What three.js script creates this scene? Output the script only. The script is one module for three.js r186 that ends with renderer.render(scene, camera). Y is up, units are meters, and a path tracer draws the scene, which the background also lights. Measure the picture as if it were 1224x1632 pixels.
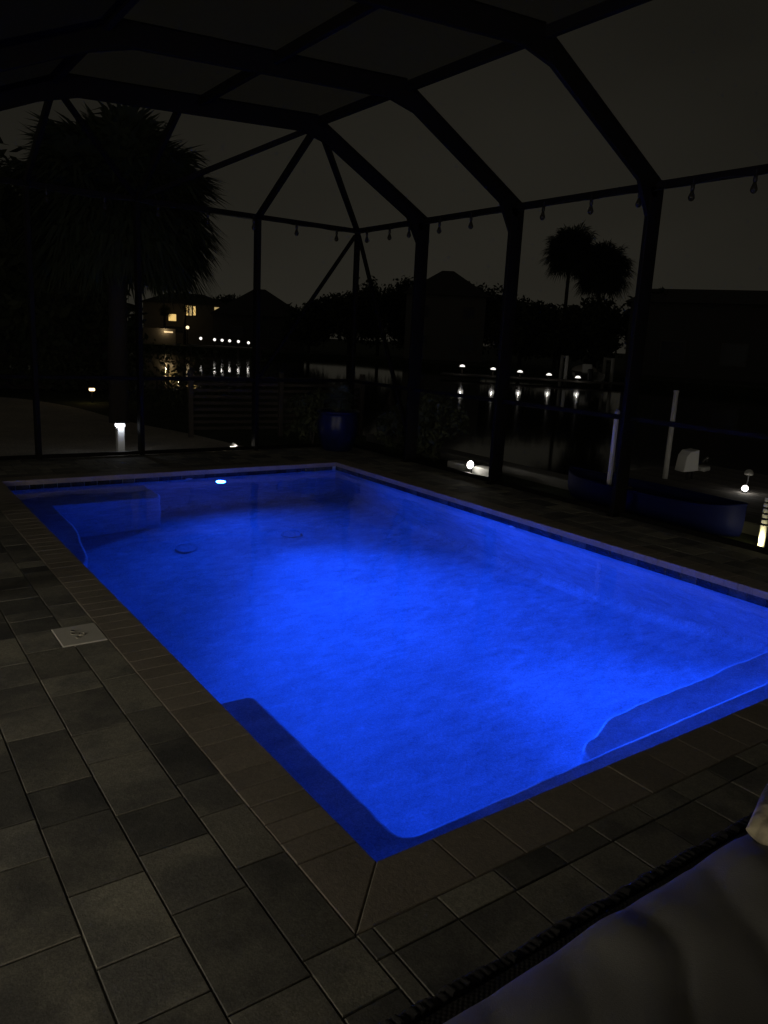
import * as THREE from 'three';
import { mergeGeometries } from 'three/addons/utils/BufferGeometryUtils.js';
import { RectAreaLightUniformsLib } from 'three/addons/lights/RectAreaLightUniformsLib.js';

// ---------------------------------------------------------------- camera, sky, sun, exposure
const scene = new THREE.Scene();
const camera = new THREE.PerspectiveCamera(67.55, 768 / 1024, 0.05, 900);
{
  const m = new THREE.Matrix4().makeBasis(
    new THREE.Vector3(0.81984, 0.04962, 0.57044),
    new THREE.Vector3(0.08612, 0.97422, -0.20851),
    new THREE.Vector3(-0.56608, 0.22007, 0.79443));
  camera.position.set(-1.364, 1.75, 1.854);
  camera.quaternion.setFromRotationMatrix(m);
  camera.updateMatrixWorld();
}
const renderer = new THREE.WebGLRenderer({ antialias: true });
renderer.toneMapping = THREE.LinearToneMapping;
renderer.toneMappingExposure = 1;
renderer.shadowMap.enabled = true;
RectAreaLightUniformsLib.init();

function rng(seed) {
  let a = seed >>> 0;
  return () => { a = (a + 0x6D2B79F5) | 0; let t = Math.imul(a ^ (a >>> 15), 1 | a); t = (t + Math.imul(t ^ (t >>> 7), 61 | t)) ^ t; return ((t ^ (t >>> 14)) >>> 0) / 4294967296; };
}
// periodic value noise, period p cells
function noiseGrid(seed, p) {
  const r = rng(seed), g = new Float32Array(p * p);
  for (let i = 0; i < p * p; i++) g[i] = r();
  const s = (t) => t * t * (3 - 2 * t);
  return (u, v) => {
    const x = u * p, y = v * p, xi = Math.floor(x), yi = Math.floor(y), fx = s(x - xi), fy = s(y - yi);
    const q = (a, b) => g[(((b % p) + p) % p) * p + (((a % p) + p) % p)];
    return (q(xi, yi) * (1 - fx) + q(xi + 1, yi) * fx) * (1 - fy) + (q(xi, yi + 1) * (1 - fx) + q(xi + 1, yi + 1) * fx) * fy;
  };
}
function fbm(seed, p, oct, gain = 0.5) {
  const l = []; for (let i = 0; i < oct; i++) l.push(noiseGrid(seed + i * 17, p << i));
  return (u, v) => { let a = 1, s = 0, t = 0; for (const n of l) { s += a * n(u, v); t += a; a *= gain; } return s / t; };
}
function tex(n, f, color = true, repeat = 1) {
  const d = new Uint8Array(n * n * 4);
  for (let y = 0; y < n; y++) for (let x = 0; x < n; x++) {
    const c = f((x + 0.5) / n, (y + 0.5) / n), k = (y * n + x) * 4;
    const a = Array.isArray(c) ? c : [c, c, c];
    for (let i = 0; i < 3; i++) d[k + i] = Math.max(0, Math.min(255, Math.round(a[i] * 255)));
    d[k + 3] = 255;
  }
  const t = new THREE.DataTexture(d, n, n);
  t.wrapS = t.wrapT = THREE.RepeatWrapping; t.magFilter = THREE.LinearFilter; t.minFilter = THREE.LinearFilter;
  if (color) t.colorSpace = THREE.SRGBColorSpace;
  t.repeat.set(repeat, repeat); t.needsUpdate = true;
  return t;
}

// night sky: low overcast with town glow, a little brighter towards the horizon all round
{
  const W = 512, H = 256, d = new Float32Array(W * H * 4), cl = fbm(901, 14, 5, 0.5), cl2 = fbm(951, 5, 3);
  for (let y = 0; y < H; y++) for (let x = 0; x < W; x++) {
    const el = ((y + 0.5) / H - 0.5) * Math.PI, e = Math.max(0, el);
    const base = 0.2 + 0.84 * Math.exp(-e / 0.34);
    const c = 0.36 + 1.24 * (0.6 * cl(x / W, y / H * 1.3) + 0.4 * cl2(x / W, y / H));
    const k = (y * W + x) * 4, s = 0.0235 * base * c;
    d[k] = s * 1.0; d[k + 1] = s * 0.92; d[k + 2] = s * 0.70; d[k + 3] = 1;
  }
  const t = new THREE.DataTexture(d, W, H, THREE.RGBAFormat, THREE.FloatType);
  t.mapping = THREE.EquirectangularReflectionMapping; t.magFilter = THREE.LinearFilter; t.needsUpdate = true;
  scene.background = t; scene.environment = t;
}
const moon = new THREE.DirectionalLight(0xfff1dc, 0.004);   // what is left of the sun's place at night: next to nothing, very soft
moon.position.set(30, 60, -20); moon.castShadow = true; moon.shadow.radius = 60;
moon.shadow.camera.left = -40; moon.shadow.camera.right = 40; moon.shadow.camera.top = 40; moon.shadow.camera.bottom = -40; moon.shadow.camera.far = 200;
scene.add(moon, moon.target);

// ---------------------------------------------------------------- helpers
const V = (x, y, z) => new THREE.Vector3(x, y, z);
const used = {};
const numbered = (n) => { const k = used[n] = (used[n] ?? -1) + 1; return k ? `${n}_${String(k).padStart(3, '0')}` : n; };
function shade(o) { o.traverse((c) => { if (c.isMesh) { c.castShadow = true; c.receiveShadow = true; } }); return o; }
function part(name, geo, mat, parent) {
  const m = new THREE.Mesh(Array.isArray(geo) ? (geo.length > 1 ? mergeGeometries(geo.map(plain)) : geo[0]) : geo, mat);
  m.name = name; m.castShadow = m.receiveShadow = true; parent.add(m); return m;
}
function plain(g) { // same attributes everywhere so that geometries can be merged
  const q = g.index ? g.toNonIndexed() : g;
  for (const k of Object.keys(q.attributes)) if (!['position', 'normal', 'uv'].includes(k)) q.deleteAttribute(k);
  if (!q.attributes.normal) q.computeVertexNormals();
  if (!q.attributes.uv) q.setAttribute('uv', new THREE.BufferAttribute(new Float32Array(q.attributes.position.count * 2), 2));
  return q;
}
function thing(name, label, category, pos = [0, 0, 0], turn = 0, group) {
  const o = new THREE.Group(); o.name = numbered(name); o.position.set(...pos); o.rotation.y = turn;
  o.userData = { label, category }; if (group) o.userData.group = group; scene.add(o); return o;
}
function tag(o, label, category, group) { o.name = numbered(o.name); Object.assign(o.userData, { label, category }); if (group) o.userData.group = group; return o; }
function struct(name, geo, mat) { const m = part(name, geo, mat, scene); m.userData.kind = 'structure'; return m; }
function uvBox(g, s = 1, ox = 0, oy = 0) { // uv in metres from the face direction
  const q = g.index ? g.toNonIndexed() : g; q.computeVertexNormals();
  const p = q.attributes.position, n = q.attributes.normal, uv = new Float32Array(p.count * 2);
  for (let i = 0; i < p.count; i++) {
    const a = Math.abs(n.getX(i)), b = Math.abs(n.getY(i)), c = Math.abs(n.getZ(i));
    const [u, v] = b >= a && b >= c ? [p.getX(i), p.getZ(i)] : a >= c ? [p.getZ(i), p.getY(i)] : [p.getX(i), p.getY(i)];
    uv[i * 2] = u * s + ox; uv[i * 2 + 1] = v * s + oy;
  }
  q.setAttribute('uv', new THREE.BufferAttribute(uv, 2)); return q;
}
function box(w, h, d, x = 0, y = 0, z = 0) { return uvBox(new THREE.BoxGeometry(w, h, d).translate(x, y, z)); }
function cbox(w, h, d, b, x = 0, y = 0, z = 0) { // box with chamfered edges, 44 triangles
  const P = []; const c = [w / 2, h / 2, d / 2];
  const pt = (s, a) => [0, 1, 2].map((i) => s[i] * (c[i] - (i === a ? 0 : b)));
  const tri = (p, q, r) => { // outward
    const ux = q[0] - p[0], uy = q[1] - p[1], uz = q[2] - p[2], vx = r[0] - p[0], vy = r[1] - p[1], vz = r[2] - p[2];
    const nx = uy * vz - uz * vy, ny = uz * vx - ux * vz, nz = ux * vy - uy * vx;
    if (nx * (p[0] + q[0] + r[0]) + ny * (p[1] + q[1] + r[1]) + nz * (p[2] + q[2] + r[2]) < 0) P.push(...p, ...r, ...q); else P.push(...p, ...q, ...r);
  };
  for (let a = 0; a < 3; a++) for (const s of [-1, 1]) {
    const i = (a + 1) % 3, j = (a + 2) % 3, v = (x, y) => { const k = [0, 0, 0]; k[a] = s; k[i] = x; k[j] = y; return pt(k, a); };
    tri(v(-1, -1), v(1, -1), v(1, 1)); tri(v(-1, -1), v(1, 1), v(-1, 1));
    for (const t of [-1, 1]) { // edge between axis a and i
      const e = (ax, q) => { const k = [0, 0, 0]; k[a] = s; k[i] = t; k[j] = q; return pt(k, ax); };
      tri(e(a, -1), e(a, 1), e(i, 1)); tri(e(a, -1), e(i, 1), e(i, -1));
    }
  }
  for (const s of [-1, 1]) for (const t of [-1, 1]) for (const u of [-1, 1]) tri(pt([s, t, u], 0), pt([s, t, u], 1), pt([s, t, u], 2));
  const g = new THREE.BufferGeometry(); g.setAttribute('position', new THREE.Float32BufferAttribute(P, 3)); g.translate(x, y, z);
  return uvBox(g);
}
function prism(poly, y0, y1, b, ou = 0, ov = 0) { // convex [x,z] outline, bevelled top, open underside
  const n = poly.length; let area = 0;
  for (let i = 0; i < n; i++) { const [x, z] = poly[i], [u, v] = poly[(i + 1) % n]; area += x * v - u * z; }
  const pl = area > 0 ? poly : [...poly].reverse();
  const lines = pl.map((p, i) => { const q = pl[(i + 1) % n], l = Math.hypot(q[0] - p[0], q[1] - p[1]); return { p, d: [(q[0] - p[0]) / l, (q[1] - p[1]) / l] }; });
  const inset = lines.map((L, i) => { const K = lines[(i + n - 1) % n]; // crossing of the two edges moved inwards
    const a = [K.p[0] - K.d[1] * b, K.p[1] + K.d[0] * b], c = [L.p[0] - L.d[1] * b, L.p[1] + L.d[0] * b], den = K.d[0] * L.d[1] - K.d[1] * L.d[0];
    const t = ((c[0] - a[0]) * L.d[1] - (c[1] - a[1]) * L.d[0]) / den; return [a[0] + K.d[0] * t, a[1] + K.d[1] * t]; });
  const P = [], at = (p, y) => [p[0], y, p[1]], quad = (a, c, d, e) => P.push(...a, ...d, ...c, ...a, ...e, ...d);
  for (let i = 0; i < n; i++) { const j = (i + 1) % n;
    quad(at(pl[i], y0), at(pl[j], y0), at(pl[j], y1 - b), at(pl[i], y1 - b));
    quad(at(pl[i], y1 - b), at(pl[j], y1 - b), at(inset[j], y1), at(inset[i], y1));
    if (i > 0 && i < n - 1) P.push(...at(inset[0], y1), ...at(inset[i + 1], y1), ...at(inset[i], y1));
  }
  const g = new THREE.BufferGeometry(); g.setAttribute('position', new THREE.Float32BufferAttribute(P, 3));
  return uvBox(g, 1, ou, ov);
}
const rect = (x0, x1, z0, z1) => [[x0, z0], [x1, z0], [x1, z1], [x0, z1]];
function beam(p, q, w, d, hint = V(0, 1, 0), bev = 0.004) { // bar from p to q; d is measured along the hint
  const dir = q.clone().sub(p), L = dir.length(); dir.normalize();
  let side = new THREE.Vector3().crossVectors(hint, dir); if (side.length() < 1e-3) side = new THREE.Vector3().crossVectors(V(1, 0, 0), dir);
  side.normalize(); const up = new THREE.Vector3().crossVectors(dir, side);
  const g = cbox(w, d, L, bev); g.applyMatrix4(new THREE.Matrix4().makeBasis(side, up, dir).setPosition(p.clone().add(q).multiplyScalar(0.5)));
  return g;
}
function tube(pts, r, seg = 20, rad = 6) { return new THREE.TubeGeometry(new THREE.CatmullRomCurve3(pts), seg, r, rad, false); }
function lathe(pts, seg = 20, x = 0, y = 0, z = 0) { return new THREE.LatheGeometry(pts.map(([a, b]) => new THREE.Vector2(a, b)), seg).translate(x, y, z); }
const cyl = (r0, r1, h, x, y, z, s = 12) => new THREE.CylinderGeometry(r0, r1, h, s).translate(x, y, z);
function plan(pts, y0, y1, bevel = 0.03, curve = 6) { // solid over a plan outline of [x,z], rounded rim
  const s = new THREE.Shape(); s.moveTo(pts[0][0], -pts[0][1]);
  for (const p of pts.slice(1)) p.length === 6 ? s.bezierCurveTo(p[0], -p[1], p[2], -p[3], p[4], -p[5]) : s.lineTo(p[0], -p[1]);
  const g = new THREE.ExtrudeGeometry(s, { depth: y1 - y0 - 2 * bevel, bevelEnabled: bevel > 0, bevelSize: bevel, bevelThickness: bevel, bevelOffset: -bevel, bevelSegments: 5, curveSegments: curve });
  g.rotateX(-Math.PI / 2).translate(0, y0 + bevel, 0); return g;
}
const std = (o) => new THREE.MeshStandardMaterial(o), phys = (o) => new THREE.MeshPhysicalMaterial(o);
const rgb = (r, g, b) => new THREE.Color().setRGB(r, g, b);

// ---------------------------------------------------------------- materials
const grainN = fbm(11, 64, 2), cloudA = fbm(21, 3, 5, 0.55), cloudB = fbm(31, 4, 5, 0.55), speck = noiseGrid(5, 256);
const paverTex = [0, 1, 2].map((v) => { const c = fbm(60 + v * 9, 3, 5, 0.58), s = fbm(160 + v * 9, 5, 4, 0.6);
  return tex(512, (u, w) => { const t = 0.7 * Math.max(0, Math.min(1, (c(u, w) - 0.46) * 4.5)), k = (0.84 + 0.16 * s(u, w)) * (0.88 + 0.24 * (speck(u, w) - 0.5) + 0.12 * grainN(u, w));
    return [0.76 - 0.26 * t, 0.75 - 0.25 * t, 0.70 - 0.20 * t].map((x) => x * k); }); });
const paverBump = tex(512, (u, v) => 0.5 * speck(u, v) + 0.5 * grainN(u, v), false, 1.3);
const paverTones = [[0.43, 0.42, 0.395], [0.50, 0.49, 0.455], [0.32, 0.316, 0.305], [0.22, 0.22, 0.22], [0.37, 0.36, 0.335], [0.56, 0.55, 0.505]];
const paverMats = []; for (const t of paverTones) for (const p of paverTex) paverMats.push(std({ color: rgb(...t), map: p, bumpMap: paverBump, bumpScale: 0.0009, roughness: 0.82 }));
const copingTex = tex(512, (u, v) => { const k = 0.74 + 0.14 * (cloudB(u, v) - 0.5) + 0.12 * (speck(u, v) - 0.5) + 0.08 * (grainN(u, v) - 0.5); return [k, k * 0.965, k * 0.91]; });
const copingMats = [[0.40, 0.38, 0.345], [0.385, 0.365, 0.335], [0.42, 0.395, 0.36]].flatMap((t) => [copingTex].map((p) => std({ color: rgb(...t), map: p, bumpMap: paverBump, bumpScale: 0.0012, roughness: 0.72 })));
const sandMat = std({ color: rgb(0.10, 0.09, 0.075), roughness: 1 });
const streak = fbm(47, 16, 4, 0.62);
const plasterTex = tex(1024, (u, v) => { const m = cloudA(u * 1, v * 2), n = streak(u, v * 2); const k = 0.80 + 0.12 * (m - 0.5) + 0.24 * (n - 0.5) + 0.2 * (speck(u * 2, v * 2) - 0.5) + 0.1 * (grainN(u * 3, v * 3) - 0.5); return [k * 0.86, k * 0.95, k]; }, true, 0.42);
const plaster = std({ color: rgb(0.66, 0.735, 0.78), map: plasterTex, roughness: 0.6 });
const bronze = phys({ color: rgb(0.007, 0.0065, 0.006), roughness: 0.5, specularIntensity: 0.08 });
const screenMat = (o) => phys({ color: rgb(0.004, 0.004, 0.004), specularIntensity: 0, transparent: true, opacity: o, roughness: 0.9, side: THREE.DoubleSide, depthWrite: false });
const screenWall = screenMat(0.16), screenRoof = screenMat(0.76), screenSide = screenMat(0.9);
const whitePlastic = std({ color: rgb(0.72, 0.72, 0.70), roughness: 0.45 });
const dullWhite = std({ color: rgb(0.5, 0.5, 0.48), roughness: 0.6 });
const darkWood = std({ color: rgb(0.06, 0.05, 0.042), roughness: 0.85 });
const greyWood = [0.9, 1.1, 1.3].map((k) => std({ color: rgb(0.12 * k, 0.11 * k, 0.1 * k), roughness: 0.9 }));
const leafMat = std({ color: rgb(0.045, 0.06, 0.03), roughness: 0.8, side: THREE.DoubleSide });
const leafMat2 = std({ color: rgb(0.06, 0.07, 0.035), roughness: 0.8, side: THREE.DoubleSide });
const barkMat = std({ color: rgb(0.05, 0.043, 0.036), roughness: 0.95 });
const blackMetal = std({ color: rgb(0.02, 0.02, 0.022), roughness: 0.5, metalness: 0.4 });
const glow = (r, g, b, k) => std({ color: rgb(0.2, 0.2, 0.2), emissive: rgb(r, g, b), emissiveIntensity: k, roughness: 0.5 });
const whiteGlow = glow(1, 0.96, 0.88, 14), warmGlow = glow(1, 0.62, 0.25, 3), yellowGlow = glow(1, 0.9, 0.45, 6), dockGlow = glow(1, 0.96, 0.88, 1.8);

// ---------------------------------------------------------------- terrain, canal, lawn
const X0 = -0.02, X1 = 4.37, Z0 = -7.45, Z1 = 0.02, WATER = -0.1;   // inside of the pool walls, its water level
{
  const grassN = fbm(301, 8, 5), grassT = tex(512, (u, v) => { const k = 0.55 + 0.5 * grassN(u, v) + 0.25 * (speck(u, v) - 0.5); return [0.34 * k, 0.40 * k, 0.24 * k]; }, true, 0.4);
  const lawnMat = std({ color: rgb(0.6, 0.6, 0.6), map: grassT, bumpMap: grassT, bumpScale: 0.01, roughness: 1 });
  const land = (pts, y0, y1, hole) => { const s = new THREE.Shape(pts.map(([x, z]) => new THREE.Vector2(x, -z)));
    if (hole) s.holes.push(new THREE.Path(hole.map(([x, z]) => new THREE.Vector2(x, -z))));
    return uvBox(new THREE.ExtrudeGeometry(s, { depth: y1 - y0, bevelEnabled: false }).rotateX(-Math.PI / 2).translate(0, y0, 0)); };
  struct('ground', land([[-80, 60], [6.8, 60], [6.8, -10], [7.6, -13], [9.5, -21], [-80, -48]], -2.6, -0.12, rect(-0.6, 4.95, -8.0, 0.6)), lawnMat);
  struct('far_bank', land([[-140, -150], [15.1, -104.9], [31.4, -92.6], [45.9, -72.3], [48.1, -47.7], [51.3, -26.8], [53, -5], [53, 120], [600, 120], [600, -600], [-140, -600]], -2.6, -0.3), lawnMat);
  const waveN = fbm(401, 5, 4, 0.5), waveT = tex(512, (u, v) => waveN(u, v * 1.0), false, 0.16);
  const canalMat = std({ color: rgb(0.012, 0.014, 0.016), roughness: 0.065, metalness: 0, bumpMap: waveT, bumpScale: 0.0015 });
  const s = new THREE.Shape([[6.6, 120], [6.6, -10], [7.4, -13], [9.3, -21.2], [-140, -66], [-140, -151], [15, -106], [32, -93], [46.5, -72], [49, -47], [52, -26], [54, -5], [54, 120]].map(([x, z]) => new THREE.Vector2(x, -z)));
  struct('canal_water', uvBox(new THREE.ShapeGeometry(s).rotateX(-Math.PI / 2).translate(0, -0.9, 0)), canalMat);
  const gravelN = noiseGrid(71, 200), gravelT = tex(512, (u, v) => { const k = 0.8 + 0.3 * (gravelN(u, v) - 0.5) + 0.2 * (cloudA(u, v) - 0.5) + 0.2 * (speck(u, v) - 0.5); return [k, k * 0.97, k * 0.92]; }, true, 0.5);
  const gs = new THREE.Shape(); const edge = [[4.15, -9.6], [3.78, -11.6], [3.27, -13.7], [2.85, -16.9], [1.8, -19.2], [-1, -20.5], [-9, -21]];
  gs.moveTo(-9, 8.95); gs.lineTo(4.6, 8.95); gs.splineThru(edge.map(([x, z]) => new THREE.Vector2(x, -z))); gs.lineTo(-9, 8.95);
  struct('gravel_path', uvBox(new THREE.ShapeGeometry(gs, 24).rotateX(-Math.PI / 2).translate(0, -0.116, 0)), std({ color: rgb(0.9, 0.88, 0.85), map: gravelT, bumpMap: gravelT, bumpScale: 0.012, roughness: 0.95 }));
  struct('seawall_cap', [cbox(0.35, 0.16, 40, 0.015, 6.75, -0.07, 10)], std({ color: rgb(0.16, 0.16, 0.15), roughness: 0.9 }));
}

// ---------------------------------------------------------------- swimming pool
const pool = thing('swimming_pool', 'rectangular swimming pool glowing deep blue, with benches, tiled waterline and paver coping', 'pool');
const floorY = (z) => { const t = Math.max(0, Math.min(1, (z + 4.3) / 3.8)); return -1.72 + 0.68 * Math.pow(t, 1.5); };
{
  const xs = [], zs = [], R = 0.16;
  const fill = (a, lo, hi, n) => { for (const d of [0, 0.01, 0.03, 0.06, 0.1]) a.push(lo + d); for (let i = 0; i <= n; i++) a.push(lo + R + (hi - lo - 2 * R) * i / n); for (const d of [0.1, 0.06, 0.03, 0.01, 0]) a.push(hi - d); };
  fill(xs, X0, X1, 10); fill(zs, Z0, Z1, 40);
  const P = [], I = [], UV = [];
  for (const z of zs) for (const x of xs) {
    const d = Math.min(x - X0, X1 - x, z - Z0, Z1 - z), c = d < R ? R - Math.sqrt(Math.max(0, R * R - (R - d) ** 2)) : 0;
    P.push(x, floorY(z) + c, z); UV.push(x, z);
  }
  const w = xs.length;
  for (let j = 0; j < zs.length - 1; j++) for (let i = 0; i < w - 1; i++) { const a = j * w + i; I.push(a, a + w, a + 1, a + 1, a + w, a + w + 1); }
  const g = new THREE.BufferGeometry(); g.setAttribute('position', new THREE.Float32BufferAttribute(P, 3)); g.setAttribute('uv', new THREE.Float32BufferAttribute(UV, 2)); g.setIndex(I); g.computeVertexNormals();
  part('pool_floor', g, plaster, pool);
  const T = 0.3, top = -0.056;
  for (const [x0, x1, z0, z1] of [[X0 - T, X0, Z0 - T, Z1 + T], [X1, X1 + T, Z0 - T, Z1 + T], [X0, X1, Z0 - T, Z0], [X0, X1, Z1, Z1 + T]])
    part('pool_wall', box(x1 - x0, top + 2.1, z1 - z0, (x0 + x1) / 2, (top - 2.1) / 2, (z0 + z1) / 2), plaster, pool);
  // benches and steps moulded into the shell
  part('bench', plan([[X0 - 0.06, Z1 + 0.06], [X0 - 0.06, -1.88], [0.36, -1.86], [0.40, -1.86, 0.42, -1.84, 0.42, -1.78], [0.42, -0.5], [0.42, -0.43, 0.44, -0.40, 0.52, -0.40], [X1 + 0.06, -0.40], [X1 + 0.06, Z1 + 0.06]], -2.0, -0.5, 0.022, 10), plaster, pool);
  part('step', plan([[1.80, Z1 + 0.06], [1.80, -0.5], [1.80, -0.62, 1.88, -0.675, 1.99, -0.69], [2.13, -0.705, 2.16, -0.80, 2.36, -0.80], [X1 + 0.06, -0.80], [X1 + 0.06, Z1 + 0.06]], -2.0, -0.8, 0.022, 12), plaster, pool);
  part('bench', plan([[X0 - 0.06, Z0 - 0.06], [1.6, Z0 - 0.06], [1.6, -6.95], [1.6, -6.78, 1.55, -6.74, 1.42, -6.74], [0.40, -6.74], [0.36, -6.70, 0.38, -6.4, 0.38, -5.9], [0.38, -5.5, 0.30, -5.3, 0.27, -5.0], [0.24, -4.7, 0.2, -4.45, X0 - 0.06, -4.4]], -2.1, -0.42, 0.022, 12), plaster, pool);
  // waterline tiles
  const tileC = noiseGrid(88, 32), tileTex = tex(256, (u, v) => { const k = 0.6 + 0.6 * (cloudB(u, v) - 0.5) + 0.3 * (tileC(u, v) - 0.5); return [k * 0.85, k * 0.92, k]; }, true, 3);
  const tileMats = [[0.05, 0.065, 0.10], [0.035, 0.045, 0.075], [0.09, 0.10, 0.12], [0.16, 0.16, 0.15], [0.06, 0.075, 0.11]].map((c) => std({ color: rgb(...c), map: tileTex, roughness: 0.18 }));
  const r = rng(44), L = 0.149, pick = () => tileMats[[0, 1, 0, 4, 2, 1, 3, 4][Math.floor(r() * 8)]];
  const lengthwise = cbox(0.012, 0.145, L - 0.004, 0.0025), crosswise = cbox(L - 0.004, 0.145, 0.012, 0.0025);
  for (let z = Z0 + L / 2 + 0.012; z < Z1 - 0.05; z += L) {
    const a = part('waterline_tile', lengthwise, pick(), pool); a.position.set(X1 - 0.006 + 0.0015 * r(), -0.131, z);
    const b = part('waterline_tile', lengthwise, pick(), pool); b.position.set(X0 + 0.006, -0.131, z);
  }
  for (let x = X0 + L / 2 + 0.012; x < X1 - 0.05; x += L) {
    const a = part('waterline_tile', crosswise, pick(), pool); a.position.set(x, -0.131, Z0 + 0.006 - 0.0015 * r());
    const b = part('waterline_tile', crosswise, pick(), pool); b.position.set(x, -0.131, Z1 - 0.006);
  }
  // coping stones: 24 cm wide, mitred at the corners
  const q = rng(77), cm = () => copingMats[Math.floor(q() * copingMats.length)], y0 = -0.056, C = 0.24, in0 = 0, in1 = 4.33, iz0 = -7.37, iz1 = 0, gap = 0.0011;
  const run = (a, b, step, f) => { const n = Math.round((b - a) / step); for (let i = 0; i < n; i++) f(a + (b - a) * i / n + gap, a + (b - a) * (i + 1) / n - gap, i === 0, i === n - 1); };
  const stone = (poly) => { const dy = (q() - 0.5) * 0.002; part('coping_stone', prism(poly, y0, 0.002 + dy, 0.0045, q() * 3, q() * 3), cm(), pool); };
  run(iz0, iz1, 0.125, (a, b, first, last) => {
    const a0 = first ? a - C + 2 * gap : a, b0 = last ? b + C - 2 * gap : b;
    stone([[in0 - C, a0], [in0, a], [in0, b], [in0 - C, b0]]); stone([[in1, a], [in1 + C, a0], [in1 + C, b0], [in1, b]]);
  });
  run(in0, in1, 0.245, (a, b, first, last) => {
    const a0 = first ? a - C + 2 * gap : a, b0 = last ? b + C - 2 * gap : b;
    stone([[a, iz1], [b, iz1], [b0, iz1 + C], [a0, iz1 + C]]); stone([[a0, iz0 - C], [b0, iz0 - C], [b, iz0], [a, iz0]]);
  });
  // fittings
  for (const [x, y, z, ry] of [[X1 - 0.014, -0.23, -3.81, -Math.PI / 2], [2.17, -0.19, Z0 + 0.014, 0]]) {
    const f = part('return_fitting', lathe([[0, 0.012], [0.02, 0.012], [0.022, 0.004], [0.042, 0.006], [0.05, 0]], 20).rotateX(Math.PI / 2), whitePlastic, pool); f.position.set(x, y, z); f.rotation.y = ry;
  }
  for (const [x, z] of [[1.55, -5.9], [2.83, -5.9]]) {
    const d = part('main_drain', lathe([[0, 0.018], [0.09, 0.016], [0.115, 0.01], [0.12, 0]], 28), plaster, pool); d.position.set(x, floorY(z) + 0.001, z);
    part('drain_ring', new THREE.TorusGeometry(0.105, 0.009, 6, 32).rotateX(Math.PI / 2).translate(0, 0.018, 0), plaster, d);
  }
  // the lamp in the far wall: a lens in a ring, and its light just in front
  const LX = 2.58, LY = -0.43;
  const ring = part('lamp_ring', lathe([[0.051, 0.03], [0.066, 0.028], [0.075, 0]], 28).rotateX(Math.PI / 2), std({ color: rgb(0.5, 0.5, 0.5), roughness: 0.3, metalness: 0.8 }), pool); ring.position.set(LX, LY, Z0);
  const lens = part('pool_lamp', lathe([[0, 0.026], [0.035, 0.022], [0.052, 0.006]], 24).rotateX(Math.PI / 2), glow(0.12, 0.55, 1, 9), pool); lens.position.set(LX, LY, Z0 + 0.002);
  const blue = rgb(0.006, 0.070, 1.0);
  const aim = (i, x, y, z, angle, soft) => { const s = new THREE.SpotLight(blue, i, 0, angle, 1, 2); s.name = 'pool_lamp_beam'; s.position.set(LX, LY, Z0 + 0.07); s.target.position.set(x, y, z); s.castShadow = true; s.shadow.radius = soft; scene.add(s, s.target); };
  aim(15, 2.5, -0.9, -4.0, 1.35, 3);
  aim(205, 2.85, -0.40, -0.5, 0.62, 3);
  aim(520, 2.85, -0.42, -0.5, 0.22, 3);
}
{ // the water: a body with its surface 10 cm below the coping, gently rippled
  const rip = fbm(501, 4, 4, 0.48), ripT = tex(512, (u, v) => rip(u, v), false, 0.5);
  const w = struct('pool_water', uvBox(new THREE.BoxGeometry(X1 - X0 + 0.1, 1.95, Z1 - Z0 + 0.1).translate((X0 + X1) / 2, WATER - 0.975, (Z0 + Z1) / 2)),
    phys({ color: 0xffffff, roughness: 0, transmission: 1, thickness: 1, ior: 1.33, bumpMap: ripT, bumpScale: 0.009 }));
  w.castShadow = false;
}

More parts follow.
